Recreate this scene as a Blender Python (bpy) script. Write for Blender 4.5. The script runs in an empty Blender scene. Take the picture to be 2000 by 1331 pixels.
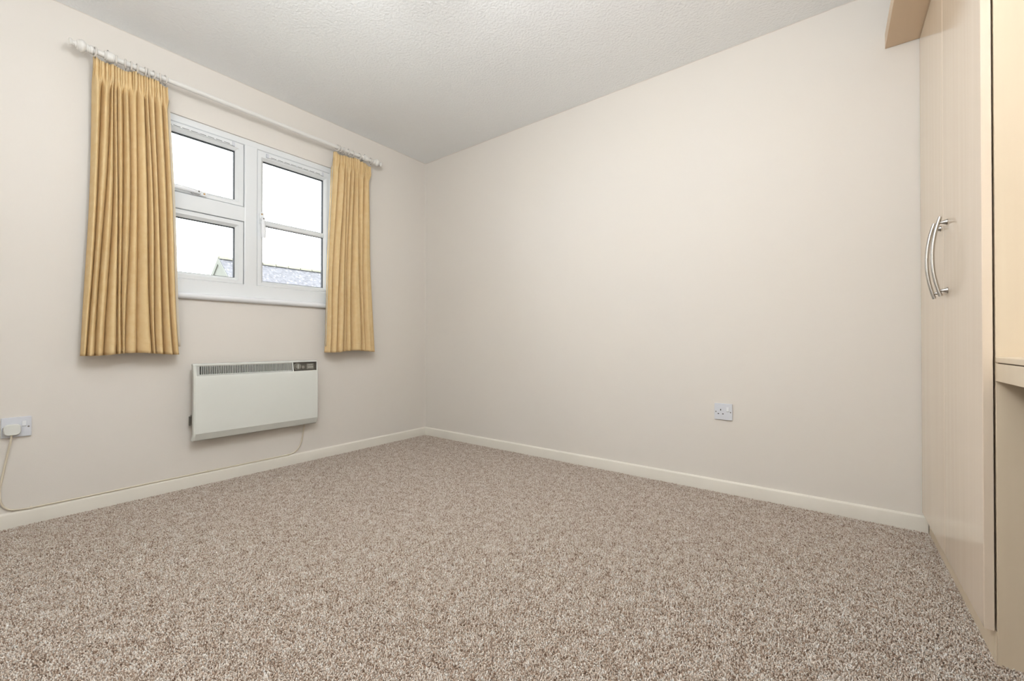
import bpy, bmesh, math, random
import numpy as np
from mathutils import Vector, Matrix
random.seed(7)
PI = math.pi
S = bpy.context.scene
C = S.collection

# ------------------------------------------------------------------ camera, sky, exposure
cam_d = bpy.data.cameras.new('camera'); cam = bpy.data.objects.new('camera', cam_d); C.objects.link(cam)
cam_d.sensor_fit = 'HORIZONTAL'; cam_d.sensor_width = 36.0
cam_d.lens = 822.3 / 2000 * 36.0
cam_d.clip_start = 0.02; cam_d.clip_end = 300
cam.location = (2.8097, -2.4608, 0.7912)
cam.rotation_euler = (math.radians(90 + 0.344), 0, math.radians(37.163))
S.camera = cam

SKY = 6.0
w = bpy.data.worlds.new('overcast_sky'); S.world = w; w.use_nodes = True
w.node_tree.nodes['Background'].inputs['Color'].default_value = (0.95, 0.98, 1.0, 1)
w.node_tree.nodes['Background'].inputs['Strength'].default_value = SKY

FILL_UP = 132.0           # radiance of the added fill light's diffuser
FILL_GLOBE = 30.5           # radiance of the added fill light above the frame
S.view_settings.view_transform = 'Standard'
S.view_settings.look = 'None'
S.view_settings.exposure = 0.0
S.view_settings.gamma = 1.0
S.view_settings.use_curve_mapping = False

H = 2.35               # ceiling height
XW = 3.112             # wardrobe door face
XE = 3.72              # wall behind the wardrobe
YB = -3.05             # wall behind the camera

# ------------------------------------------------------------------ helpers
def link(name, me, mat=None, parent=None):
    o = bpy.data.objects.new(name, me); C.objects.link(o)
    if mat is not None and me is not None and len(me.materials) == 0: me.materials.append(mat)
    if parent is not None: o.parent = parent
    return o
def done(bm, name, mat, parent=None, smooth=False, angle=None):
    bmesh.ops.recalc_face_normals(bm, faces=bm.faces)
    me = bpy.data.meshes.new(name); bm.to_mesh(me); bm.free()
    if smooth or angle:
        for p in me.polygons: p.use_smooth = True
        if angle: me.set_sharp_from_angle(angle=math.radians(angle))
    return link(name, me, mat, parent)
def empty(name, loc=(0, 0, 0)):
    o = bpy.data.objects.new(name, None); o.empty_display_size = .05; C.objects.link(o); o.location = loc
    return o
def tag(o, label, cat, group=None):
    o['label'] = label; o['category'] = cat
    if group: o['group'] = group
    return o
def struct(o, label=None):
    o['kind'] = 'structure'
    if label: o['label'] = label
    return o
def box(bm, a, b, bev=0, seg=2):
    a, b = Vector(a), Vector(b)
    r = bmesh.ops.create_cube(bm, size=1)
    vs = r['verts']
    for v in vs:
        v.co = Vector([(a[i] + b[i]) / 2 + v.co[i] * abs(b[i] - a[i]) for i in range(3)])
    if bev:
        es = list({e for v in vs for e in v.link_edges})
        bmesh.ops.bevel(bm, geom=es, offset=bev, segments=seg, affect='EDGES', profile=.6)
def boxo(name, a, b, mat, parent=None, bev=0, seg=2):
    bm = bmesh.new(); box(bm, a, b, bev, seg)
    return done(bm, name, mat, parent)
def frames(pts):
    pts = [Vector(p) for p in pts]; out = []; n = len(pts); prev = None
    for i in range(n):
        t = (pts[min(i + 1, n - 1)] - pts[max(i - 1, 0)]).normalized()
        if prev is None:
            u = t.cross(Vector((0, 0, 1)))
            if u.length < .01: u = t.cross(Vector((0, 1, 0)))
        else: u = prev - t * prev.dot(t)
        u.normalize(); prev = u
        out.append((pts[i], u, t.cross(u)))
    return out
def tube(bm, pts, r, n=10, cap=True):
    rings = []; fr = frames(pts)
    for i, (p, u, v) in enumerate(fr):
        rr = r[i] if hasattr(r, '__len__') else r
        rings.append([bm.verts.new(p + (u * math.cos(2 * PI * k / n) + v * math.sin(2 * PI * k / n)) * rr) for k in range(n)])
    for a, b in zip(rings, rings[1:]):
        for k in range(n): bm.faces.new((a[k], a[(k + 1) % n], b[(k + 1) % n], b[k]))
    if cap:
        bm.faces.new(rings[0][::-1]); bm.faces.new(rings[-1])
def lathe(bm, o, axis, prof, n=20):
    """prof: list of (distance along axis, radius)"""
    o = Vector(o); ax = Vector(axis).normalized()
    u = ax.cross(Vector((0, 0, 1)))
    if u.length < .1: u = ax.cross(Vector((1, 0, 0)))
    u.normalize(); v = ax.cross(u); rings = []
    for d, r in prof:
        rings.append([bm.verts.new(o + ax * d + (u * math.cos(2 * PI * k / n) + v * math.sin(2 * PI * k / n)) * max(r, 1e-4)) for k in range(n)])
    for a, b in zip(rings, rings[1:]):
        for k in range(n): bm.faces.new((a[k], a[(k + 1) % n], b[(k + 1) % n], b[k]))
    bm.faces.new(rings[0][::-1]); bm.faces.new(rings[-1])
def rects(bm, loops, close=True):
    """window profile: loops of (y0, y1, z0, z1, x) joined one to the next"""
    vs = [[bm.verts.new((x, a, b)) for a, b in ((y0, z0), (y1, z0), (y1, z1), (y0, z1))] for y0, y1, z0, z1, x in loops]
    if close: vs.append(vs[0])
    for a, b in zip(vs, vs[1:]):
        for k in range(4): bm.faces.new((a[k], a[(k + 1) % 4], b[(k + 1) % 4], b[k]))
def extrude_profile(bm, prof, fn, t0, t1):
    """prof: list of 2-d points, fn(p, t) -> xyz"""
    a = [bm.verts.new(fn(p, t0)) for p in prof]; b = [bm.verts.new(fn(p, t1)) for p in prof]; n = len(prof)
    for k in range(n): bm.faces.new((a[k], a[(k + 1) % n], b[(k + 1) % n], b[k]))
    bm.faces.new(a[::-1]); bm.faces.new(b)
def rrect(w_, h_, r, n=6):
    out = []
    for cx, cy, a0 in ((w_ / 2 - r, h_ / 2 - r, 0), (-w_ / 2 + r, h_ / 2 - r, PI / 2), (-w_ / 2 + r, -h_ / 2 + r, PI), (w_ / 2 - r, -h_ / 2 + r, 1.5 * PI)):
        for k in range(n + 1):
            a = a0 + PI / 2 * k / n; out.append((cx + r * math.cos(a), cy + r * math.sin(a)))
    return out

# ------------------------------------------------------------------ materials
def srgb(r, g, b):
    f = lambda c: (c / 255 / 12.92) if c / 255 <= .04045 else ((c / 255 + .055) / 1.055) ** 2.4
    return (f(r), f(g), f(b), 1)
def mat(name, col, rough=.5, spec=.5, metal=0.0, var=0.0, vscale=4.0, vcol=None, bump=0.0, bscale=200.0, bdist=.002, stretch=(1, 1, 1), transl=0.0, detail=3):
    m = bpy.data.materials.new(name); m.use_nodes = True; nt = m.node_tree; N = nt.nodes; Lk = nt.links
    p = N['Principled BSDF']
    p.inputs['Base Color'].default_value = col; p.inputs['Roughness'].default_value = rough
    p.inputs['Specular IOR Level'].default_value = spec; p.inputs['Metallic'].default_value = metal
    tc = N.new('ShaderNodeTexCoord'); mp = N.new('ShaderNodeMapping'); mp.inputs['Scale'].default_value = stretch
    ge = N.new('ShaderNodeNewGeometry'); Lk.new(ge.outputs['Position'], mp.inputs['Vector'])
    if var:
        nz = N.new('ShaderNodeTexNoise'); nz.inputs['Scale'].default_value = vscale; nz.inputs['Detail'].default_value = detail
        Lk.new(mp.outputs['Vector'], nz.inputs['Vector'])
        rp = N.new('ShaderNodeMapRange'); rp.inputs['From Min'].default_value = .3; rp.inputs['From Max'].default_value = .7
        Lk.new(nz.outputs['Fac'], rp.inputs['Value'])
        mx = N.new('ShaderNodeMix'); mx.data_type = 'RGBA'
        v2 = vcol or tuple(c * (1 - var) for c in col[:3]) + (1,)
        mx.inputs['A'].default_value = col; mx.inputs['B'].default_value = v2
        Lk.new(rp.outputs['Result'], mx.inputs['Factor']); Lk.new(mx.outputs['Result'], p.inputs['Base Color'])
    if bump:
        bz = N.new('ShaderNodeTexNoise'); bz.inputs['Scale'].default_value = bscale; bz.inputs['Detail'].default_value = 2
        Lk.new(mp.outputs['Vector'], bz.inputs['Vector'])
        b = N.new('ShaderNodeBump'); b.inputs['Strength'].default_value = bump; b.inputs['Distance'].default_value = bdist
        Lk.new(bz.outputs['Fac'], b.inputs['Height']); Lk.new(b.outputs['Normal'], p.inputs['Normal'])
    if transl:
        tr = N.new('ShaderNodeBsdfTranslucent'); ms = N.new('ShaderNodeMixShader'); ms.inputs['Fac'].default_value = transl
        src = p.inputs['Base Color'].links
        if src: Lk.new(src[0].from_socket, tr.inputs['Color'])
        else: tr.inputs['Color'].default_value = col
        Lk.new(p.outputs['BSDF'], ms.inputs[1]); Lk.new(tr.outputs['BSDF'], ms.inputs[2])
        Lk.new(ms.outputs['Shader'], N['Material Output'].inputs['Surface'])
    return m
M = {}
M['wall'] = mat('magnolia_paint', (.805, .757, .693, 1), .65, .25, var=.02, vscale=1.6, vcol=(.795, .752, .698, 1), bump=.12, bscale=260, bdist=.0015)
M['ceiling'] = mat('stippled_ceiling', (.925, .935, .935, 1), .7, .2, bump=.9, bscale=85, bdist=.004)
M['skirt'] = mat('cream_gloss_paint', (.87, .83, .745, 1), .35, .45, var=.04, vscale=6)
M['upvc'] = mat('white_upvc', (.84, .86, .87, 1), .28, .5)
M['sill'] = mat('white_gloss_sill', (.86, .87, .89, 1), .22, .5)
M['gasket'] = mat('black_gasket', (.03, .035, .045, 1), .6)
M['white'] = mat('white_plastic', (.72, .74, .79, 1), .3, .5)
M['bright'] = mat('bright_white_plastic', (.88, .90, .93, 1), .25, .5)
M['dark'] = mat('dark_slot', (.02, .02, .02, 1), .7)
M['screw'] = mat('brass_screw', (.55, .36, .16, 1), .35, .5, metal=.8)
M['steelscrew'] = mat('steel_screw', (.25, .24, .22, 1), .4, .5, metal=.6)
M['pole'] = mat('white_painted_wood', (.82, .80, .76, 1), .35, .5, var=.03, vscale=20)
M['ring'] = mat('off_white_ring', (.72, .68, .63, 1), .4, .5)
M['curtain'] = mat('yellow_chenille', (.90, .69, .39, 1), .9, .15, var=.12, vscale=30, vcol=(.86, .63, .325, 1), bump=.35, bscale=420, bdist=.0012, transl=.16)
M['lining'] = mat('curtain_lining', (.85, .80, .70, 1), .9, .1, transl=.3)
M['heater'] = mat('heater_enamel', (.80, .815, .765, 1), .35, .4, var=.03, vscale=3)
M['heaterside'] = mat('heater_side_shaded', (.55, .50, .41, 1), .5, .3)  # shade on the heater's side painted in as a darker beige
M['grille'] = mat('heater_grille', (.62, .625, .59, 1), .45, .4)
M['panel'] = mat('control_panel_grey', (.13, .12, .10, 1), .35, .5)
M['dial'] = mat('control_dial_grey', (.26, .25, .21, 1), .4, .5)
M['dialmark'] = mat('control_mark_pale', (.55, .56, .52, 1), .4, .5)
M['cord'] = mat('cream_cable', (.75, .675, .54, 1), .45, .4)
M['maple'] = mat('maple_foil', (.80, .675, .54, 1), .12, .5, var=.05, vscale=38, vcol=(.77, .64, .505, 1), stretch=(1, 1, .03), detail=4)
M['maple2'] = mat('maple_board', (.76, .64, .48, 1), .35, .4, var=.06, vscale=30, vcol=(.73, .605, .45, 1), stretch=(1, 1, .04), detail=4)
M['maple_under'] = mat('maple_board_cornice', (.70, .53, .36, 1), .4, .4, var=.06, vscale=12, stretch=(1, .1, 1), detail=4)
M['steel'] = mat('brushed_steel', (.48, .465, .44, 1), .25, .5, metal=1)
M['housewall'] = mat('pale_render', (.20, .205, .185, 1), .9, .1, var=.1, vscale=3)
M['ground'] = mat('outside_grass', (.30, .31, .27, 1), .9, .1, var=.2, vscale=.5)
M['ridge'] = mat('lichen_ridge_tile', (.25, .245, .20, 1), .9, .1, var=.3, vscale=3)
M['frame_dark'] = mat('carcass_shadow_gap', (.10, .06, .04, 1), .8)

def glass_mat():
    m = bpy.data.materials.new('window_glass'); m.use_nodes = True; nt = m.node_tree; N = nt.nodes
    N.remove(N['Principled BSDF'])
    t = N.new('ShaderNodeBsdfTransparent'); t.inputs['Color'].default_value = (.97, .98, .98, 1)
    g = N.new('ShaderNodeBsdfGlossy'); g.inputs['Roughness'].default_value = .02
    f = N.new('ShaderNodeFresnel'); f.inputs['IOR'].default_value = 1.3
    x = N.new('ShaderNodeMixShader')
    nt.links.new(f.outputs[0], x.inputs[0]); nt.links.new(t.outputs[0], x.inputs[1]); nt.links.new(g.outputs[0], x.inputs[2])
    nt.links.new(x.outputs[0], N['Material Output'].inputs['Surface'])
    return m
M['glass'] = glass_mat()
def emit_mat(name, col, s):
    m = bpy.data.materials.new(name); m.use_nodes = True; N = m.node_tree.nodes
    p = N['Principled BSDF']; p.inputs['Base Color'].default_value = (.9, .9, .9, 1)
    p.inputs['Emission Color'].default_value = col; p.inputs['Emission Strength'].default_value = s
    return m
M['globe'] = emit_mat('fill_globe_glow', (.93, .965, 1, 1), FILL_GLOBE)
M['diffuser'] = emit_mat('fill_diffuser_glow', (.91, .96, 1, 1), FILL_UP)

def roof_mat():
    m = mat('weathered_roof_tiles', (.20, .20, .235, 1), .9, .1)
    nt = m.node_tree; N = nt.nodes; Lk = nt.links; p = N['Principled BSDF']
    ge = N.new('ShaderNodeNewGeometry')
    n1 = N.new('ShaderNodeTexNoise'); n1.inputs['Scale'].default_value = 9; n1.inputs['Detail'].default_value = 3
    n2 = N.new('ShaderNodeTexVoronoi'); n2.inputs['Scale'].default_value = 7
    Lk.new(ge.outputs['Position'], n1.inputs['Vector']); Lk.new(ge.outputs['Position'], n2.inputs['Vector'])
    r1 = N.new('ShaderNodeValToRGB'); r1.color_ramp.elements[0].position = .35; r1.color_ramp.elements[0].color = (.12, .12, .132, 1)
    r1.color_ramp.elements[1].position = .7; r1.color_ramp.elements[1].color = (.18, .18, .193, 1)
    Lk.new(n1.outputs['Fac'], r1.inputs['Fac'])
    r2 = N.new('ShaderNodeValToRGB'); r2.color_ramp.elements[0].position = .12; r2.color_ramp.elements[0].color = (1, 1, 1, 1)
    r2.color_ramp.elements[1].position = .3; r2.color_ramp.elements[1].color = (0, 0, 0, 1)
    Lk.new(n2.outputs['Distance'], r2.inputs['Fac'])
    mx = N.new('ShaderNodeMix'); mx.data_type = 'RGBA'; mx.inputs['B'].default_value = (.30, .305, .315, 1)
    Lk.new(r2.outputs['Color'], mx.inputs['Factor']); Lk.new(r1.outputs['Color'], mx.inputs['A'])
    Lk.new(mx.outputs['Result'], p.inputs['Base Color'])
    return m
M['roof'] = roof_mat()

def carpet_mat():
    m = bpy.data.materials.new('speckled_carpet'); m.use_nodes = True; nt = m.node_tree; N = nt.nodes; Lk = nt.links
    p = N['Principled BSDF']; p.inputs['Roughness'].default_value = .95; p.inputs['Specular IOR Level'].default_value = .1
    ge = N.new('ShaderNodeNewGeometry')
    a = N.new('ShaderNodeTexNoise'); a.inputs['Scale'].default_value = 150; a.inputs['Detail'].default_value = 2
    b = N.new('ShaderNodeTexNoise'); b.inputs['Scale'].default_value = 28; b.inputs['Detail'].default_value = 3
    at = N.new('ShaderNodeAttribute'); at.attribute_name = 'tuft'
    Lk.new(ge.outputs['Position'], a.inputs['Vector']); Lk.new(ge.outputs['Position'], b.inputs['Vector'])
    s1 = N.new('ShaderNodeMath'); s1.operation = 'MULTIPLY_ADD'; s1.inputs[1].default_value = .75
    Lk.new(a.outputs['Fac'], s1.inputs[0]); 
    s2 = N.new('ShaderNodeMath'); s2.operation = 'MULTIPLY_ADD'; s2.inputs[1].default_value = .45; s2.inputs[2].default_value = -.22
    Lk.new(b.outputs['Fac'], s2.inputs[0]); Lk.new(s2.outputs[0], s1.inputs[2])
    s3 = N.new('ShaderNodeMath'); s3.operation = 'MULTIPLY_ADD'; s3.inputs[1].default_value = .42
    Lk.new(at.outputs['Fac'], s3.inputs[0]); Lk.new(s1.outputs[0], s3.inputs[2])
    r = N.new('ShaderNodeValToRGB'); e = r.color_ramp.elements
    e[0].position = .25; e[0].color = (.20, .125, .085, 1)
    e[1].position = .9; e[1].color = (.90, .87, .83, 1)
    for pos, c in ((.42, (.46, .345, .265, 1)), (.58, (.67, .565, .475, 1)), (.74, (.78, .70, .625, 1))):
        x = e.new(pos); x.color = c
    Lk.new(s3.outputs[0], r.inputs['Fac']); Lk.new(r.outputs['Color'], p.inputs['Base Color'])
    return m
M['carpet'] = carpet_mat()

# ------------------------------------------------------------------ room shell
WY0, WY1, WZ0, WZ1 = -1.905, -.845, 1.05, 2.028      # window opening
bm = bmesh.new()
ys = [YB - .2, WY0, WY1, .2]; zs = [-.2, WZ0, WZ1, H + .2]
for i in range(3):
    for j in range(3):
        if i == 1 and j == 1: continue
        box(bm, (-.095, ys[i], zs[j]), (0, ys[i + 1], zs[j + 1]))
bmesh.ops.remove_doubles(bm, verts=bm.verts, dist=1e-5)
# drop the inner double faces where neighbouring blocks meet
seen = {}
for f in list(bm.faces):
    k = tuple(round(c, 4) for c in f.calc_center_median())
    seen.setdefault(k, []).append(f)
bmesh.ops.delete(bm, geom=[f for fs in seen.values() if len(fs) > 1 for f in fs], context='FACES_ONLY')
struct(done(bm, 'wall_left', M['wall']), 'cream painted wall with the window')
struct(boxo('wall_right', (0, 0, -.2), (XE + .2, .2, H + .2), M['wall']), 'plain cream painted wall with one socket')
struct(boxo('wall_back', (0, YB - .2, -.2), (XE + .2, YB, H + .2), M['wall']))
struct(boxo('wall_side', (XE, YB, -.2), (XE + .2, 0, H + .2), M['wall']))
struct(boxo('ceiling', (0, YB, H), (XE, 0, H + .2), M['ceiling']), 'white stippled ceiling')
FZ = -.006
floor = struct(boxo('floor', (0, YB, -.2), (XE, 0, FZ), M['carpet']), 'beige and brown speckled carpet')

def skirting(name, length, fn):
    bm = bmesh.new()
    prof = [(0, FZ), (.013, FZ), (.013, .052), (.0115, .058), (.004, .064), (0, .0645)]
    extrude_profile(bm, prof, fn, 0, length)
    return struct(done(bm, name, M['skirt'], angle=25), 'cream gloss skirting board')
skirting('baseboard_left', -YB, lambda p, t: (p[0], -t, p[1]))
skirting('baseboard_right', XW + .018, lambda p, t: (t, -p[0], p[1]))
skirting('baseboard_back', XE, lambda p, t: (t, YB + p[0], p[1]))
# thin caulk beads at the joints
def bead(name, a, b, d1, d2, r=.0045):
    bm = bmesh.new(); d1, d2 = Vector(d1), Vector(d2)
    prof = [(0, 0)] + [(r * (1 - math.sin(t)), r * (1 - math.cos(t))) for t in [k * PI / 8 for k in range(5)]]
    a, b = Vector(a), Vector(b)
    extrude_profile(bm, prof, lambda p, t: a.lerp(b, t) + d1 * p[0] + d2 * p[1], 0, 1)
    return struct(done(bm, name, M['wall']))
bead('trim_1', (0, YB, H), (0, 0, H), (1, 0, 0), (0, 0, -1))
bead('trim_2', (0, 0, H), (XE, 0, H), (0, -1, 0), (0, 0, -1))
bead('trim_3', (0, 0, .064), (0, 0, H), (1, 0, 0), (0, -1, 0))

# carpet pile: one patch of tufts, repeated over the floor
def pile():
    NX, NY = 7, 6
    px, py = (XE - .013) / NX, (-YB - .013) / NY
    sp = .0040
    nx, ny = int(px / sp), int(py / sp); rng = np.random.default_rng(3)
    gx, gy = np.meshgrid((np.arange(nx) + .5) / nx - .5, (np.arange(ny) + .5) / ny - .5)
    n = gx.size
    cx = gx.ravel() * px + rng.uniform(-.5, .5, n) * sp; cy = gy.ravel() * py + rng.uniform(-.5, .5, n) * sp
    cx = np.clip(cx, -px / 2 + .001, px / 2 - .001); cy = np.clip(cy, -py / 2 + .001, py / 2 - .001)
    h = rng.uniform(.0045, .0085, n); r = rng.uniform(.0019, .0028, n); a0 = rng.uniform(0, 2 * PI, n)
    lx = rng.normal(0, .0022, n); ly = rng.normal(0, .0022, n); tv = rng.uniform(0, 1, n)
    V = np.zeros((n, 7, 3))
    for k in range(3):
        a = a0 + k * 2 * PI / 3
        V[:, k] = np.c_[cx + .75 * r * np.cos(a), cy + .75 * r * np.sin(a), np.full(n, 0)]
        V[:, 3 + k] = np.c_[cx + lx * .55 + r * np.cos(a + .7), cy + ly * .55 + r * np.sin(a + .7), h * .6]
    V[:, 6] = np.c_[cx + lx, cy + ly, h]
    F = []
    base = np.array([[0, 1, 4], [0, 4, 3], [1, 2, 5], [1, 5, 4], [2, 0, 3], [2, 3, 5], [3, 4, 6], [4, 5, 6], [5, 3, 6]])
    F = (base[None] + (np.arange(n) * 7)[:, None, None]).reshape(-1, 3)
    me = bpy.data.meshes.new('carpet_pile')
    me.vertices.add(n * 7); me.vertices.foreach_set('co', V.ravel())
    me.loops.add(len(F) * 3); me.loops.foreach_set('vertex_index', F.ravel().astype(np.int32))
    me.polygons.add(len(F)); me.polygons.foreach_set('loop_start', np.arange(0, len(F) * 3, 3, dtype=np.int32))
    me.polygons.foreach_set('use_smooth', np.ones(len(F), dtype=bool))
    me.update(calc_edges=True)
    at = me.attributes.new('tuft', 'FLOAT', 'POINT'); at.data.foreach_set('value', np.repeat(tv, 7).astype(np.float32))
    o = link('carpet_pile', me, M['carpet'], floor); o['kind'] = 'stuff'
    o.location = (0, 0, FZ)
    ng = bpy.data.node_groups.new('lay_pile', 'GeometryNodeTree')
    ng.interface.new_socket('Geometry', in_out='INPUT', socket_type='NodeSocketGeometry')
    ng.interface.new_socket('Geometry', in_out='OUTPUT', socket_type='NodeSocketGeometry')
    gi = ng.nodes.new('NodeGroupInput'); go = ng.nodes.new('NodeGroupOutput')
    gr = ng.nodes.new('GeometryNodeMeshGrid')
    gr.inputs['Size X'].default_value = px * (NX - 1); gr.inputs['Size Y'].default_value = py * (NY - 1)
    gr.inputs['Vertices X'].default_value = NX; gr.inputs['Vertices Y'].default_value = NY
    tr = ng.nodes.new('GeometryNodeTransform'); tr.inputs['Translation'].default_value = (.012 + px * NX / 2, -.012 - py * NY / 2, 0)
    ip = ng.nodes.new('GeometryNodeInstanceOnPoints')
    ng.links.new(gr.outputs['Mesh'], tr.inputs['Geometry']); ng.links.new(tr.outputs['Geometry'], ip.inputs['Points'])
    ng.links.new(gi.outputs[0], ip.inputs['Instance']); ng.links.new(ip.outputs[0], go.inputs[0])
    md = o.modifiers.new('lay_pile', 'NODES'); md.node_group = ng
pile()

# ------------------------------------------------------------------ window
win = empty('window_1', (0, 0, 0)); struct(win, 'white double glazed casement window')
XF = -.012; XB = -.08
bm = bmesh.new()      # outer frame
rects(bm, [(WY0, WY1, 1.062, WZ1, XF), (WY0 + .03, WY1 - .023, 1.143, 1.994, XF), (WY0 + .034, WY1 - .027, 1.147, 1.990, XF - .006), (WY0 + .034, WY1 - .027, 1.147, 1.990, XB), (WY0, WY1, 1.062, WZ1, XB)])
done(bm, 'frame', M['upvc'], win)
boxo('mullion', (XB + .001, -1.413, 1.14), (XF - .0002, -1.343, 1.996), M['upvc'], win, .004, 2)
boxo('transom', (XB + .002, WY0 + .02, 1.526), (XF - .0004, -1.41, 1.613), M['upvc'], win, .004, 2)
def sash(y0, y1, z0, z1, gy0, gy1, gz0, gz1, name='sash'):
    s = empty(name); s.parent = win
    bm = bmesh.new(); x1 = XF - .006
    b = .015
    rects(bm, [(y0, y1, z0, z1, x1 - .042), (y0, y1, z0, z1, x1 - .003), (y0 + .003, y1 - .003, z0 + .003, z1 - .003, x1),
               (gy0 - b, gy1 + b, gz0 - b, gz1 + b, x1), (gy0 - b + .002, gy1 + b - .002, gz0 - b + .002, gz1 + b - .002, x1 - .003),
               (gy0, gy1, gz0, gz1, x1 - .016), (gy0, gy1, gz0, gz1, x1 - .042)])
    done(bm, 'sash_frame', M['upvc'], s)
    bm = bmesh.new(); g = .003
    rects(bm, [(gy0 + .0002, gy1 - .0002, gz0 + .0002, gz1 - .0002, x1 - .020), (gy0 + g, gy1 - g, gz0 + g, gz1 - g, x1 - .023), (gy0 + g, gy1 - g, gz0 + g, gz1 - g, x1 - .0415), (gy0 + .0002, gy1 - .0002, gz0 + .0002, gz1 - .0002, x1 - .0415)])
    done(bm, 'gasket', M['gasket'], s)
    boxo('pane', (x1 - .036, gy0 + .001, gz0 + .001), (x1 - .032, gy1 - .001, gz1 - .001), M['glass'], s)
    return s
s_ul = sash(-1.873, -1.416, 1.616, 1.992, -1.833, -1.458, 1.650, 1.944)
s_ll = sash(-1.873, -1.416, 1.146, 1.523, -1.833, -1.457, 1.182, 1.484, 'fixed_light')
s_r = sash(-1.340, -.869, 1.146, 1.991, -1.303, -.907, 1.178, 1.936)
bm = bmesh.new(); extrude_profile(bm, [(XF - .03, 1.530), (XF - .024, 1.530), (XF - .017, 1.536), (XF - .017, 1.556), (XF - .024, 1.562), (XF - .03, 1.562)], lambda p, t: (p[0], t, p[1]), -1.304, -.906)
done(bm, 'glazing_bar', M['upvc'], s_r)
boxo('bar_gasket', (XF - .034, -1.303, 1.526), (XF - .0302, -.907, 1.5655), M['gasket'], s_r)
# trickle vents
def vent(s, ya, yb, z):
    v = boxo('trickle_vent', (XF - .006, ya, z - .011), (XF + .004, yb, z + .011), M['upvc'], s, .003, 2)
    n = 8; L = (yb - ya - .03) / n
    me = None
    for k in range(n):
        y = ya + .015 + k * L
        o = boxo('vent_slot', (0, .004, -.0012), (.0006, L - .004, .0012), M['dark'], v) if me is None else link('vent_slot', me, None, v)
        me = o.data; o.location = (XF + .0038, y, z - .006)
    for y in (ya, yb): boxo('vent_cap', (XF - .004, y - .007, z - .013), (XF + .007, y + .007, z + .012), M['white'], v, .002, 2)
    boxo('vent_slider', (XF + .003, (ya + yb) / 2 - .006, z - .009), (XF + .008, (ya + yb) / 2 + .006, z - .003), M['white'], v, .001, 1)
vent(s_ul, -1.82, -1.475, 1.973)
vent(s_r, -1.285, -.925, 1.968)
# window handles: base, knob with lock button, lever
def whandle(s, y, z, d):
    """d: unit (y, z) direction of the lever"""
    hd = empty('window_handle'); hd.parent = s
    dy, dz = d
    bm = bmesh.new()
    R = Matrix(((0, 0, 1, 0), (dy, -dz, 0, 0), (dz, dy, 0, 0), (0, 0, 0, 1)))
    pr = rrect(.074, .026, .012)
    extrude_profile(bm, pr, lambda p, t: (t, y + dy * (p[0] - .008) - dz * p[1], z + dz * (p[0] - .008) + dy * p[1]), XF - .0065, XF + .006)
    done(bm, 'backplate', M['upvc'], hd, angle=40)
    bm = bmesh.new(); lathe(bm, (XF + .005, y, z), (1, 0, 0), [(0, .011), (.022, .011), (.025, .0095)], 18)
    done(bm, 'spindle_cap', M['bright'], hd, angle=40)
    pts = []
    for k in range(9):
        t = k / 8; pts.append((XF + .022 + .012 * math.sin(t * PI * .6), y + dy * .118 * t, z + dz * .118 * t))
    bm = bmesh.new()
    fr = [(.0095 + .004 * math.sin(k / 8 * PI * .75)) for k in range(9)]
    tube(bm, pts, fr, 12)
    for v in bm.verts: v.co.x = XF + .024 + (v.co.x - XF - .024) * .62
    done(bm, 'lever', M['bright'], hd, angle=50)
    bm = bmesh.new(); lathe(bm, (XF + .029, y, z), (1, 0, 0), [(0, .0048), (.0022, .0046)], 12)
    done(bm, 'lock_button', M['steelscrew'], hd)
    bm = bmesh.new(); lathe(bm, (XF + .0055, y - dy * .032, z - dz * .032), (1, 0, 0), [(0, .0055), (.002, .004)], 12)
    done(bm, 'screw', M['screw'], hd)
whandle(s_ul, -1.652, 1.632, (-1, 0))
whandle(s_r, -1.318, 1.560, (0, -1))
# sill with rounded nose
bm = bmesh.new()
prof = [(-.08, 1.036), (.012, 1.033)] + [(.012 + .017 * math.cos(a), 1.0495 + .0165 * math.sin(a)) for a in [-PI / 2 + k * PI / 8 for k in range(1, 9)]] + [(-.08, 1.066)]
extrude_profile(bm, prof, lambda p, t: (p[0], t, p[1]), WY0 - .0, WY1 + .0)
done(bm, 'window_sill', M['sill'], win, angle=40)

# ------------------------------------------------------------------ curtain pole, rings, curtains
PX, PZ, PR = .088, 2.148, .0125
pole = empty('curtain_pole', (0, 0, 0)); tag(pole, 'white painted wooden curtain pole with turned finials above the window', 'curtain pole')
bm = bmesh.new(); tube(bm, [(PX, -2.085, PZ), (PX, -.597, PZ)], PR, 20); done(bm, 'rod', M['pole'], pole, angle=40)
def finial(y, s):
    bm = bmesh.new()
    pr = [(0, .0145), (.002, .018), (.012, .0185), (.014, .0155), (.017, .0155), (.019, .0175), (.022, .0175), (.024, .0155), (.027, .021), (.032, .0255), (.038, .0275), (.043, .0265),
          (.047, .0235), (.050, .021), (.052, .0215), (.054, .020), (.056, .0135), (.062, .0105), (.068, .0115), (.071, .0155), (.075, .0165), (.078, .0155), (.080, .0120), (.081, .004)]
    lathe(bm, (PX, y, PZ), (0, s, 0), pr, 24); done(bm, 'finial', M['pole'], pole, angle=30)
finial(-2.084, -1); finial(-.598, 1)
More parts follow.
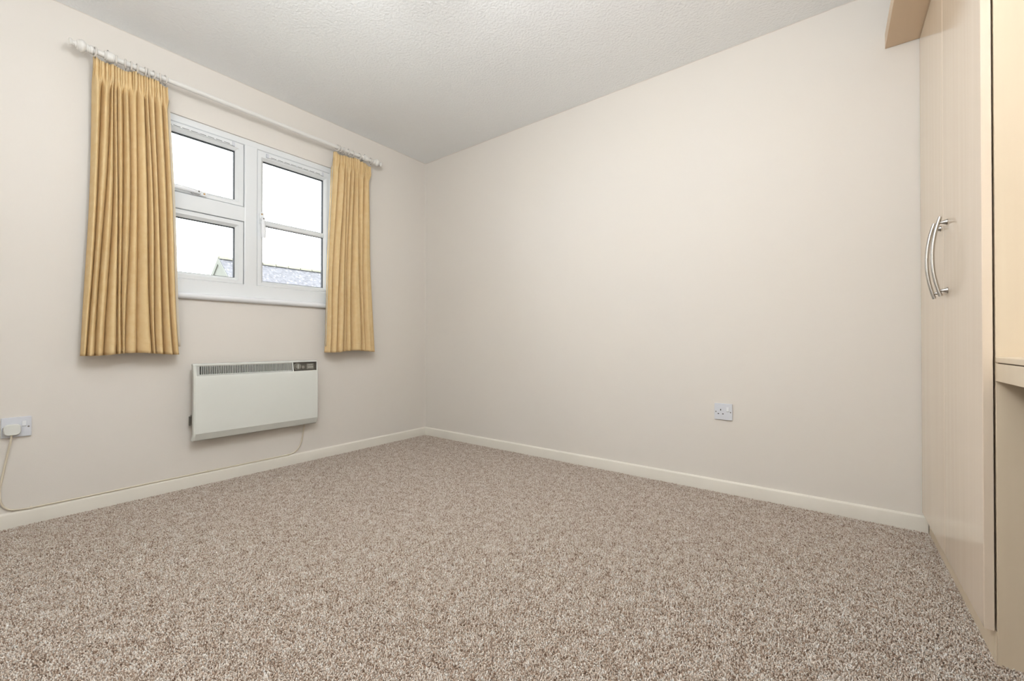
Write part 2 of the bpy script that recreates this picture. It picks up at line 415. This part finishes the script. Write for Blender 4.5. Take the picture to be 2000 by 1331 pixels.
def bracket(y):
    b = empty('bracket'); b.parent = pole
    bm = bmesh.new()
    lathe(bm, (PX, y - .019, PZ), (0, 1, 0), [(0, .0135), (.0005, .018), (.004, .0205), (.007, .0195), (.009, .0225), (.019, .0235), (.029, .0225), (.031, .0195), (.034, .0205), (.0375, .018), (.038, .0135)], 24)
    done(bm, 'cup', M['pole'], b, angle=30)
    bm = bmesh.new(); lathe(bm, (0.0005, y, PZ), (1, 0, 0), [(0, .026), (.008, .026), (.011, .022), (.014, .013), (.05, .0115), (.066, .014)], 20)
    done(bm, 'stem', M['pole'], b, angle=30)
    bm = bmesh.new(); lathe(bm, (PX + .004, y - .006, PZ + .0225), (0, 0, 1), [(0, .0028), (.004, .0028)], 10)
    done(bm, 'grub_screw', M['steelscrew'], b)
bracket(-2.030); bracket(-.655)

def torus(bm, R, r, n=28, m=8):
    vs = [[bm.verts.new(((R + r * math.cos(b)) * math.cos(a), r * math.sin(b), (R + r * math.cos(b)) * math.sin(a))) for b in [2 * PI * k / m for k in range(m)]] for a in [2 * PI * k / n for k in range(n)]]
    for i in range(n):
        for j in range(m): bm.faces.new((vs[i][j], vs[(i + 1) % n][j], vs[(i + 1) % n][(j + 1) % m], vs[i][(j + 1) % m]))
RR = .0195
bm = bmesh.new(); torus(bm, RR, .0040); ring0 = done(bm, 'curtain_ring', M['ring'], smooth=True)
bm = bmesh.new(); torus(bm, .0042, .0011, 12, 6); bmesh.ops.translate(bm, verts=bm.verts, vec=(0, 0, -RR - .0068)); eye0 = done(bm, 'screw_eye', M['steelscrew'], ring0, smooth=True)
bm = bmesh.new(); lathe(bm, (0, 0, RR + .0025), (0, 0, 1), [(0, .0016), (.0022, .0014)], 8); pin0 = done(bm, 'pin', M['steelscrew'], ring0)
first = [True]
def ring(y, tilt, label, group):
    if first[0]: r = ring0; first[0] = False
    else:
        r = ring0.copy(); C.objects.link(r)
        for ch in (eye0, pin0):
            c = ch.copy(); C.objects.link(c); c.parent = r
    # the ring hangs on the rod, so its inner top touches the rod
    r.location = (PX, y, PZ + PR - RR + .0040)
    r.rotation_euler = (0, random.uniform(-.25, .25), tilt)
    tag(r, label, 'curtain ring', group)
GL = 'rings of the wider curtain'; GR = 'rings of the narrower curtain'
LL = 'white ring threaded on the pole above the wider yellow curtain'
LR = 'white ring threaded on the pole above the narrower yellow curtain'
ring(-2.079, .15, 'single white ring between finial and bracket at the wider curtain', GL)
for y in (-2.005, -1.972, -1.952, -1.930, -1.898, -1.884, -1.866, -1.840, -1.820): ring(y, random.uniform(-.28, .28), LL, GL)
ring(-.609, -.1, 'single white ring between finial and bracket at the narrower curtain', GR)
for y in (-.872, -.852, -.822, -.790, -.752, -.702): ring(y, random.uniform(-.28, .28), LR, GR)

def curtain(name, top, bot, ztop, zbot, ftop, fbot, npl, seed, inner):
    """top/bot = (y0, y1) of the cloth; ftop/fbot = fold creases as fractions of the width at top and hem"""
    rnd = random.Random(seed)
    nf = len(ftop) - 1
    amp = [rnd.uniform(.032, .050) for _ in range(nf)]; tilt = [rnd.uniform(-.014, .014) for _ in range(nf)]; skew = [rnd.uniform(.35, .65) for _ in range(nf)]
    back = [rnd.uniform(0, .012) for _ in range(nf + 1)]
    ph = [rnd.uniform(0, 6.28) for _ in range(8)]
    pl = sorted([(k + rnd.uniform(.15, .85)) / npl for k in range(npl)])
    plw = [rnd.uniform(.5, 1.4) for _ in range(npl + 1)]
    nu, nv = 440, 90
    def point(u, v, off=0.0):
        # v: 0 hem .. 1 top
        z0 = zbot + .010 * math.sin(u * 7 + ph[0]) * .6
        zt = ztop + .007 * math.sin(u * 9 + ph[1]) + .004 * math.sin(u * 23 + ph[2])
        z = z0 + (zt - z0) * v
        d = zt - z                                   # distance below the top edge
        head = max(0, min(1, (.115 - d) / .05)); head = head * head * (3 - 2 * head)
        wv = v ** 1.15
        cr = [a * wv + b * (1 - wv) for a, b in zip(ftop, fbot)]
        cr = [c + (.012 * math.sin(v * 5 + ph[3] + i * 2.1)) * (0 < i < nf) for i, c in enumerate(cr)]
        k = 0
        while k < nf - 1 and u > cr[k + 1]: k += 1
        s = (u - cr[k]) / max(1e-4, cr[k + 1] - cr[k]); s = max(0, min(1, s))
        q = skew[k]; s = .5 * s / q if s < q else .5 + .5 * (s - q) / (1 - q)
        pw = 3.8 - .9 * v; hump = 1 - abs(2 * s - 1) ** pw
        wdt = min(1.0, (cr[k + 1] - cr[k]) / .10)
        bk = back[k] * (1 - s) + back[k + 1] * s
        fx = hump * amp[k] * (.50 + .50 * wdt) * (1.0 - .10 * v) + tilt[k] * (s - .5) * hump - bk * .8 - .012
        fx += .0010 * math.sin(u * 47 + v * 4 + ph[4]) * (1 - head) + .0012 * math.sin(v * 13 + u * 19 + ph[5])
        # pencil pleats of the heading tape
        j = 0
        while j < npl and u > pl[j]: j += 1
        a = pl[j - 1] if j > 0 else 0; b = pl[j] if j < npl else 1
        t = (u - a) / max(1e-4, b - a)
        hx = (1 - abs(2 * t - 1) ** 2.6) * .0150 * plw[j]
        pinch = 1 - .45 * math.exp(-((d - .085) / .008) ** 2) - .35 * math.exp(-((d - .022) / .007) ** 2)
        hx = hx * pinch + .003 * math.sin(u * 14 + ph[6]) + .010
        x = .068 + fx * (1 - head) + hx * head + .012 * (1 - v) ** 2
        y0 = bot[0] + (top[0] - bot[0]) * v ** .8; y1 = bot[1] + (top[1] - bot[1]) * v ** .8
        sway = .004 * math.sin(v * 6 + ph[7])
        uu = u + .010 * math.sin(2 * PI * s) * (1 - head) * wdt       # folds lean over the creases
        y = y0 + (y1 - y0) * max(0, min(1, uu)) + sway
        # the outside edges turn back towards the wall
        e = max(0, 1 - min(u, 1 - u) / .03)
        return Vector((x - off - e * e * .012, y, z))
    bm = bmesh.new()
    vs = [[bm.verts.new(point(i / nu, j / nv)) for i in range(nu + 1)] for j in range(nv + 1)]
    for j in range(nv):
        for i in range(nu): bm.faces.new((vs[j][i], vs[j][i + 1], vs[j + 1][i + 1], vs[j + 1][i]))
    root = empty(name, (.08, (bot[0] + bot[1]) / 2, zbot))
    inv = Matrix.Translation(-Vector(root.location))
    bm.transform(inv)
    cl = done(bm, 'cloth', M['curtain'], root, smooth=True)
    sd = cl.modifiers.new('thickness', 'SOLIDIFY'); sd.thickness = .0022; sd.offset = 0
    # stitched hem band, a thin raised seam line
    bm = bmesh.new()
    for row, (va, vb) in enumerate(((.036, .0385),)):
        a = [bm.verts.new(point(i / nu, va) + Vector((.0016, 0, 0))) for i in range(0, nu + 1, 2)]
        b = [bm.verts.new(point(i / nu, vb) + Vector((.0016, 0, 0))) for i in range(0, nu + 1, 2)]
        for i in range(len(a) - 1): bm.faces.new((a[i], a[i + 1], b[i + 1], b[i]))
    bm.transform(inv)
    hm = done(bm, 'hem_seam', M['curtain'], root, smooth=True); sd = hm.modifiers.new('thickness', 'SOLIDIFY'); sd.thickness = .0006
    # pale lining behind, peeping out on the window side
    bm = bmesh.new(); n2 = 130; ga = .012
    rows = []
    for j in range(0, nv + 1, 2):
        v = .03 + .93 * j / nv; row = []
        for i in range(n2 + 1):
            p = point(i / n2, v); p.x = .046 + .003 * math.sin(i * .35) + .006 * (1 - v)
            if inner > 0 and i > n2 - 5: p.y += .0014 * (i - n2 + 5); p.x += .004 * (i - n2 + 5)
            if inner < 0 and i < 5: p.y -= .0014 * (5 - i); p.x += .004 * (5 - i)
            row.append(bm.verts.new(p))
        rows.append(row)
    for a, b in zip(rows, rows[1:]):
        for i in range(n2): bm.faces.new((a[i], a[i + 1], b[i + 1], b[i]))
    bm.transform(inv)
    ln = done(bm, 'lining', M['lining'], root, smooth=True); sd = ln.modifiers.new('thickness', 'SOLIDIFY'); sd.thickness = .0008; sd.offset = 0
    return root
def fr(lst):
    a, b = lst[0], lst[-1]; return [(x - a) / (b - a) for x in lst]
c1 = curtain('curtain', (-2.078, -1.803), (-2.113, -1.746), 2.118, .737,
             fr([178, 197, 211, 217, 223, 232, 247, 264, 274, 284, 299, 313, 327]), fr([158, 165, 182, 200, 219, 231, 239, 258, 291, 299, 314, 336, 351]), 26, 5, 1)
tag(c1, 'wider gathered yellow curtain hanging over the window side with the transom', 'curtain', 'yellow curtains')
c2 = curtain('curtain', (-.892, -.606), (-.948, -.558), 2.112, .732,
             fr([652, 661, 672, 677, 685, 692, 700, 712, 724]), fr([636, 641, 653, 666, 670, 684, 704, 709, 733]), 28, 11, -1)
tag(c2, 'narrower gathered yellow curtain hanging nearest the bare room corner', 'curtain', 'yellow curtains')

# ------------------------------------------------------------------ panel heater
ht = empty('panel_heater', (.045, -1.346, .258)); tag(ht, 'white wall-mounted electric panel heater under the window', 'heater')
hoff = -Vector(ht.location)
HY0, HY1, HX = -1.694, -1.002, .092
def hput(bm, name, m, parent=ht, **k):
    if parent is ht: bm.transform(Matrix.Translation(hoff))
    return done(bm, name, m, parent, **k)
bm = bmesh.new(); box(bm, (.024, HY0 + .012, .272), (HX - .045, HY1 - .012, .668), .004); hput(bm, 'back_box', M['heaterside'], angle=35)
# front cover: folded sheet with rounded corners, opening cut for grille and controls
GY0, GY1, GY2, GZ0, GZ1 = -1.679, -1.172, -1.017, .612, .668
bm = bmesh.new()
def hx(z):          # front surface depth against height
    pts = [(.258, .066), (.264, .074), (.300, HX), (.585, HX), (.604, HX - .001), (.672, HX - .012), (.680, HX - .022)]
    for (a, xa), (b, xb) in zip(pts, pts[1:]):
        if z <= b: return xa + (xb - xa) * (z - a) / (b - a)
    return pts[-1][1]
yl = [HY0, HY0 + .003, HY0 + .010, GY0, GY1 + .0, GY1 + .006, GY2, HY1 - .010, HY1 - .003, HY1]
yin = [.022, .007, 0, 0, 0, 0, 0, 0, .007, .022]
zl = [.258, .264, .275, .300, .303, .45, .582, .588, .604, GZ0, GZ1, .672, .680]
grid = []
for j, z in enumerate(zl):
    row = []
    for i, y in enumerate(yl):
        dz = 0
        if i in (0, 9): dz = .008 * (1 if j == 0 else -1 if j == len(zl) - 1 else 0)
        row.append(bm.verts.new((max(.03, hx(z) - yin[i]), y, z + dz)))
    grid.append(row)
for j in range(len(zl) - 1):
    for i in range(len(yl) - 1):
        if zl[j] == GZ0 and i in (3, 5): continue
        bm.faces.new((grid[j][i], grid[j][i + 1], grid[j + 1][i + 1], grid[j + 1][i]))
hput(bm, 'front_cover', M['heater'], angle=22)
bpy.context.view_layer.update()
fc = [c for c in ht.children if c.name.startswith('front_cover')][0]
sd = fc.modifiers.new('thickness', 'SOLIDIFY'); sd.thickness = .004; sd.offset = -1
# air grille
gx = lambda z: hx(z) - .004
gr = empty('grille'); gr.parent = ht; gr.location = hoff
bm = bmesh.new(); box(bm, (HX - .044, GY0 + .0005, GZ0 + .0005), (HX - .040, GY1 - .0005, GZ1 - .0005)); done(bm, 'grille_back', M['dark'], gr)
bm = bmesh.new()
a = [(GY0 + .0002, GY1 - .0002, GZ0 + .0002, GZ1 - .0002), (GY0 + .016, GY1 - .003, GZ0 + .007, GZ1 - .005)]
rects(bm, [a[0] + (HX - .014,), a[1] + (HX - .0145,), a[1] + (HX - .024,), a[0] + (HX - .024,)])
done(bm, 'grille_frame', M['grille'], gr)
n = 56; y0, y1 = GY0 + .016, GY1 - .003; me = None
for k in range(1, n):
    y = y0 + (y1 - y0) * k / n
    if me is None:
        o = boxo('slat', (HX - .0235, -.0017, GZ0 + .0068), (HX - .0150, .0017, GZ1 - .0048), M['grille'], gr); me = o.data
    else: o = link('slat', me, None, gr)
    o.location = (0, y, 0)
# controls
cp = empty('control_panel'); cp.parent = ht; cp.location = hoff
cy0, cy1 = GY1 + .006, GY2
bm = bmesh.new(); rects(bm, [(cy0, cy1, GZ0, GZ1, HX - .006), (cy0 + .002, cy1 - .002, GZ0 + .002, GZ1 - .002, HX - .020), (cy0 + .002, cy1 - .002, GZ0 + .002, GZ1 - .002, HX - .03), (cy0, cy1, GZ0, GZ1, HX - .03)])
done(bm, 'surround', M['panel'], cp)
boxo('control_plate', (HX - .030, cy0 + .0022, GZ0 + .0022), (HX - .020, cy1 - .0022, GZ1 - .0022), M['panel'], cp)
zc = (GZ0 + GZ1) / 2; yd = cy0 + .030
bm = bmesh.new(); lathe(bm, (HX - .020, yd, zc), (1, 0, 0), [(0, .023), (.003, .023), (.004, .020), (.004, .018), (.007, .0165), (.010, .0155)], 28); dial = done(bm, 'dial', M['dial'], cp, angle=30)
boxo('dial_grip', (HX - .0100, yd - .003, zc - .0145), (HX - .006, yd + .003, zc + .0145), M['dialmark'], dial, .001, 1)
bm = bmesh.new(); rects(bm, [(yd - .0215, yd + .0215, zc - .0215, zc + .0215, 0)], False); bm.free()
bm = bmesh.new()
for k in range(11):
    a = math.radians(-130 + 26 * k); c_, s_ = math.sin(a), math.cos(a)
    box(bm, (HX - .0172, yd + .0215 * c_ - .0011, zc + .0215 * s_ - .0011), (HX - .0164, yd + .0215 * c_ + .0011, zc + .0215 * s_ + .0011))
done(bm, 'dial_marks', M['dialmark'], dial)
bm = bmesh.new(); lathe(bm, (HX - .020, cy0 + .065, zc - .006), (1, 0, 0), [(0, .010), (.005, .0095), (.006, .008)], 20); done(bm, 'pilot_dial', M['dial'], cp, angle=30)
tm = boxo('timer', (HX - .020, cy0 + .088, zc - .020), (HX - .015, cy1 - .014, zc + .018), M['dial'], cp, .002, 2)
boxo('timer_bar', (HX - .0155, cy0 + .095, zc - .009), (HX - .0125, cy1 - .018, zc - .004), M['dialmark'], tm, .0008, 1)
bm = bmesh.new()
for k in range(7): box(bm, (HX - .0152, cy0 + .097 + k * .0045, zc + .004), (HX - .0142, cy0 + .0985 + k * .0045, zc + .012))
done(bm, 'timer_tabs', M['dialmark'], tm)
# side catch and wall bracket
ct = empty('side_catch'); ct.parent = ht; ct.location = hoff
boxo('catch_plate', (.020, HY0 + .004, .345), (.046, HY0 + .013, .398), M['steel'], ct, .001, 1)
boxo('catch_lever', (.026, HY0 - .003, .342), (.036, HY0 + .005, .392), M['panel'], ct, .001, 1)
for y in (-1.55, -1.15): boxo('wall_bracket', Vector((.0005, y - .02, .30)) + hoff, Vector((.026, y + .02, .64)) + hoff, M['heaterside'], ht)

# ------------------------------------------------------------------ sockets, plug and cord
def socket(loc, u, n, label, plugged):
    """u: direction along the wall (switch side), n: wall normal"""
    s = empty('wall_socket', loc); tag(s, label, 'socket', 'switched wall sockets')
    u, n = Vector(u), Vector(n); up = Vector((0, 0, 1))
    P = lambda a, b, c: u * a + up * b + n * c
    def rb(name, ca, cb, wa, wb, c0, c1, r, m, parent=s, taper=.0):
        bm = bmesh.new(); pr = rrect(wa, wb, r, 5)
        lo = [bm.verts.new(P(ca + x, cb + y, c0)) for x, y in pr]; mid = [bm.verts.new(P(ca + x, cb + y, c1 - taper)) for x, y in pr]
        k1, k2 = 1 - 2 * taper / wa, 1 - 2 * taper / wb
        hi = [bm.verts.new(P(ca + x * k1, cb + y * k2, c1)) for x, y in pr]
        N_ = len(pr)
        for A, B in ((lo, mid), (mid, hi)):
            for k in range(N_): bm.faces.new((A[k], A[(k + 1) % N_], B[(k + 1) % N_], B[k]))
        bm.faces.new(lo); bm.faces.new(hi)
        return done(bm, name, m, parent, angle=35)
    rb('plate', 0, 0, .086, .086, .0005, .0095, .003, M['white'], taper=.002)
    rb('switch', .0215, .014, .0125, .022, .009, .0125, .002, M['bright'], taper=.001)
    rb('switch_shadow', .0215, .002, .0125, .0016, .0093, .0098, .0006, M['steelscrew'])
    for a in (-.0355, .0345):
        bm = bmesh.new(); c = P(a, -.001, .009)
        lathe(bm, c, n, [(0, .0036), (.0012, .003)], 12); done(bm, 'screw', M['steelscrew'], s)
    rb('pin_hole', -.0125, .010, .0045, .0085, .009, .0097, .0008, M['dark'])
    for a in (-.0235, -.0015): rb('pin_hole', a, -.011, .0072, .0045, .009, .0097, .0008, M['dark'])
    return s
SO = (0, -2.303, .428)
socket(SO, (0, 1, 0), (1, 0, 0), 'white switched wall socket with a plug in it', True)
socket((2.3535, 0, .427), (1, 0, 0), (0, -1, 0), 'empty white switched wall socket on the plain wall', False)

pc = empty('power_cord', (.012, -2.318, .41)); tag(pc, 'cream power cord with white plug running along the skirting', 'power cord')
po = -Vector(pc.location)
bm = bmesh.new()
pr = [(y * 1, z) for y, z in rrect(.050, .047, .015, 6)]
pc_y, pc_z = -2.3155, .420
loops = []
for x, k in ((.0101, .90), (.013, .97), (.024, 1.0), (.031, .97), (.0345, .88)):
    loops.append([bm.verts.new((x, pc_y + y * k, pc_z + z * k)) for y, z in pr])
for A, B in zip(loops, loops[1:]):
    for k in range(len(pr)): bm.faces.new((A[k], A[(k + 1) % len(pr)], B[(k + 1) % len(pr)], B[k]))
bm.faces.new(loops[0]); bm.faces.new(loops[-1])
bm.transform(Matrix.Translation(po)); pl = done(bm, 'plug', M['heater'], pc, angle=35)
def spline(pts, n=14):
    pts = [Vector(p) for p in pts]; out = []
    for i in range(len(pts) - 1):
        p0 = pts[max(i - 1, 0)]; p1 = pts[i]; p2 = pts[i + 1]; p3 = pts[min(i + 2, len(pts) - 1)]
        for k in range(n):
            t = k / n
            out.append(.5 * ((2 * p1) + (p2 - p0) * t + (2 * p0 - 5 * p1 + 4 * p2 - p3) * t * t + (3 * p1 - p0 - 3 * p2 + p3) * t ** 3))
    out.append(pts[-1]); return out
cpts = [(.020, -2.3175, .400), (.019, -2.3190, .375), (.012, -2.327, .32), (.006, -2.341, .22), (.006, -2.348, .16), (.006, -2.343, .11), (.007, -2.325, .081), (.008, -2.295, .071), (.0085, -2.24, .0685),
        (.008, -2.05, .0680), (.007, -1.8, .0683), (.007, -1.5, .0680), (.007, -1.25, .0680), (.007, -1.145, .0700), (.006, -1.105, .088), (.006, -1.078, .13), (.008, -1.066, .19), (.018, -1.064, .235), (.030, -1.064, .256)]
bm = bmesh.new(); tube(bm, spline(cpts), .0036, 10); bm.transform(Matrix.Translation(po)); done(bm, 'cable', M['cord'], pc, smooth=True)
for y in (-2.26, -1.60, -1.16):
    boxo('cable_clip', Vector((.0005, y - .003, .0655)) + po, Vector((.0135, y + .003, .0735)) + po, M['cord'], pc, .001, 1)

# ------------------------------------------------------------------ wardrobe
wd = empty('wardrobe', (XW + .3, -.45, 0)); tag(wd, 'light maple two-door fitted wardrobe with steel bow handles', 'wardrobe')
wo = -Vector(wd.location)
def wb(name, a, b, m, parent=wd, bev=0.0008, seg=1):
    return boxo(name, Vector(a) + wo, Vector(b) + wo, m, parent, bev, seg)
XC = XW + .022        # carcass front
YE = -.907            # end panel face
DZ0, DZ1 = .078, 2.079
wb('end_panel', (XC, YE, FZ), (XE - .005, YE + .018, 2.14), M['maple2'])
wb('side_panel', (XC, -.020, FZ), (XE - .005, -.003, 2.14), M['maple2'])
wb('back_panel', (XE - .012, YE + .019, .08), (XE - .005, -.021, 2.13), M['maple2'])
wb('bottom_panel', (XC + .002, YE + .019, .08), (XE - .013, -.021, .098), M['maple2'])
wb('top_panel', (XC, YE + .019, 2.12), (XE - .013, -.021, 2.138), M['maple2'])
wb('plinth', (XC - .002, YE + .0195, FZ), (XC + .014, -.0145, .0775), M['maple2'])
wb('plinth_end', (XC - .002, YE, FZ), (XC - .0002, YE + .019, .0775), M['maple2'])
seam = -.455
def door(ya, yb, hy):
    d = wb('door', (XW, ya, DZ0), (XW + .018, yb, DZ1), M['maple'], wd, .0012, 2)
    h = empty('handle'); h.parent = d; h.location = wo
    z0, z1 = .944, 1.203; zc = (z0 + z1) / 2; hl = (z1 - z0) / 2
    bm = bmesh.new(); pts = []
    for k in range(29):
        t = -1 + 2 * k / 28; pts.append((XW - .036 + .019 * t * t, hy, zc + hl * t))
    tube(bm, pts, .0052, 14); done(bm, 'bow_bar', M['steel'], h, angle=50)
    for sgn in (-1, 1):
        t = .111 / hl; xb = XW - .036 + .019 * t * t
        L = XW - xb
        bm = bmesh.new(); lathe(bm, (XW, hy, zc + sgn * .111), (-1, 0, 0), [(0, .0095), (.0015, .0098), (.003, .0092), (L * .30, .0072), (L * .62, .0042), (L * .70, .0037), (L, .0037)], 18)
        done(bm, 'post', M['steel'], h, angle=40)
door(seam + .001, -.004, -.420)
door(YE + .001, seam - .001, -.522)
# cornice: projecting board with small front edge, runs along the top
bm = bmesh.new()
prof = [(XE - .015, 2.142), (3.003, 2.142), (3.003, 2.088), (XC - .003, 2.0835), (XC - .003, 2.1405), (XE - .015, 2.1405)]
prof = [(3.003, 2.0835), (XC - .003, 2.0835), (XC - .003, 2.1405), (XE - .015, 2.1405), (XE - .015, 2.150), (3.003, 2.150)]
extrude_profile(bm, prof, lambda p, t: Vector((p[0], t, p[1])) + wo, -.003, YE - .06)
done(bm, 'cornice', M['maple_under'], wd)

# ------------------------------------------------------------------ dressing table
dt = empty('dressing_table', (3.42, -1.5, 0)); tag(dt, 'light maple dressing table built against the wardrobe end panel', 'table')
do_ = -Vector(dt.location)
def tb(name, a, b, m=M['maple2'], bev=.001): return boxo(name, Vector(a) + do_, Vector(b) + do_, m, dt, bev, 1)
TY = -2.05
tb('table_top', (XC - .001, TY, .743), (XE - .004, YE - .001, .757), bev=.0015)
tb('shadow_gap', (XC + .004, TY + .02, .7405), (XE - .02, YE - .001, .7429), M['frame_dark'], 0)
tb('drawer_front', (XC - .001, TY + .001, .697), (XC + .017, YE - .0012, .7405))
tb('back_rail', (XE - .022, TY + .02, .62), (XE - .004, YE - .001, .7403))
tb('end_leg', (XC + .018, TY, FZ), (XE - .004, TY + .018, .7403))

# ------------------------------------------------------------------ unseen fill light added behind the camera, shaped as an uplighter
LX, LY, LZ, LT = 2.6, -2.83, 0, 1.18
lp = empty('fill_uplight', (LX, LY, LZ)); tag(lp, 'added fill lamp in the form of a white floor uplighter, out of view', 'lamp')
bm = bmesh.new(); lathe(bm, (0, 0, .0005), (0, 0, 1), [(0, .13), (.014, .13), (.02, .12), (.026, .02), (.032, .013)], 32); done(bm, 'fill_base', M['white'], lp, angle=40)
bm = bmesh.new(); lathe(bm, (0, 0, .028), (0, 0, 1), [(0, .011), (LT - LZ - .12, .011)], 16); done(bm, 'stem', M['steel'], lp, angle=40)
bm = bmesh.new()
lathe(bm, (0, 0, LT - LZ), (0, 0, 1), [(-.10, .02), (-.095, .04), (-.07, .09), (-.03, .135), (0, .155), (.001, .152), (-.03, .131), (-.068, .086), (-.085, .03)], 40); done(bm, 'fill_bowl', M['white'], lp, angle=50)
bm = bmesh.new(); lathe(bm, (0, 0, LT - LZ), (0, 0, 1), [(-.020, .10), (-.012, .138), (-.004, .146), (-.002, .140)], 40); done(bm, 'diffuser', M['diffuser'], lp, angle=40)

# second unseen fill light, added overhead in the form of a paper globe
gl = empty('fill_globe', (1.95, -1.95, 1.95)); tag(gl, 'added fill lamp in the form of a round paper globe, out of view', 'lamp')
bm = bmesh.new(); lathe(bm, (0, 0, H - 1.95 - .0005), (0, 0, -1), [(0, .045), (.012, .045), (.028, .028), (.032, .006)], 28); done(bm, 'fill_globe_rose', M['white'], gl, angle=40)
bm = bmesh.new(); tube(bm, [(0, 0, H - 1.95 - .03), (0, 0, .165)], .003, 8); done(bm, 'flex', M['white'], gl)
bm = bmesh.new(); n = 14
pr = []
for k in range(n * 4 + 1):
    a = .12 + (PI - .24) * k / (n * 4); rr = .18 - .003 * abs(math.cos(k * PI / 4)) ; pr.append((-rr * math.cos(a), rr * math.sin(a)))
lathe(bm, (0, 0, 0), (0, 0, 1), pr, 36); done(bm, 'fill_globe_shell', M['globe'], gl, smooth=True)

# ------------------------------------------------------------------ outside
g = boxo('ground', (-60, -50, -2.9), (-.3, 60, -2.7), M['ground']); struct(g)
hs = empty('house', (-14, 10, -2.7)); tag(hs, 'neighbouring house with pale gable and weathered grey tiled roof', 'house')
ho = -Vector(hs.location)
RX, RY, RZ = -14.0, 2.98, 3.74; sl = math.tan(math.radians(40)); HD = 4.0; LEN = 14
bm = bmesh.new()
ez = RZ - .12 - HD * sl
prof = [(RX - HD, -2.7), (RX + HD, -2.7), (RX + HD, ez), (RX, RZ - .12), (RX - HD, ez)]
extrude_profile(bm, prof, lambda p, t: Vector((p[0], t, p[1])) + ho, RY + .004, RY + LEN)
done(bm, 'wall', M['housewall'], hs)
for sgn in (-1, 1):
    bm = bmesh.new(); o_ = HD + .35
    prof = [(RX, RZ - .10), (RX + sgn * o_, RZ - .10 - o_ * sl), (RX + sgn * o_, RZ - o_ * sl), (RX, RZ)]
    extrude_profile(bm, prof, lambda p, t: Vector((p[0], t, p[1])) + ho, RY, RY + LEN + .15)
    done(bm, 'roof_slope', M['roof'], hs)
    bm = bmesh.new()
    prof = [(RX, RZ - .22), (RX + sgn * o_, RZ - .22 - o_ * sl), (RX + sgn * o_, RZ - .02 - o_ * sl), (RX, RZ - .02)]
    extrude_profile(bm, prof, lambda p, t: Vector((p[0], t, p[1])) + ho, RY - .03, RY - .001)
    done(bm, 'verge_board', M['housewall'], hs)
me = None
for k in range(30):
    if me is None:
        bm = bmesh.new(); prof = [(.14 * math.cos(a), .11 * math.sin(a) - .06) for a in [PI * q / 6 for q in range(7)]]
        extrude_profile(bm, prof, lambda p, t: (p[0], t, p[1]), 0, .44); o = done(bm, 'ridge_tile', M['ridge'], hs, angle=50); me = o.data
    else: o = link('ridge_tile', me, None, hs)
    o.location = Vector((RX, RY + k * .46, RZ + random.uniform(0, .015))) + ho
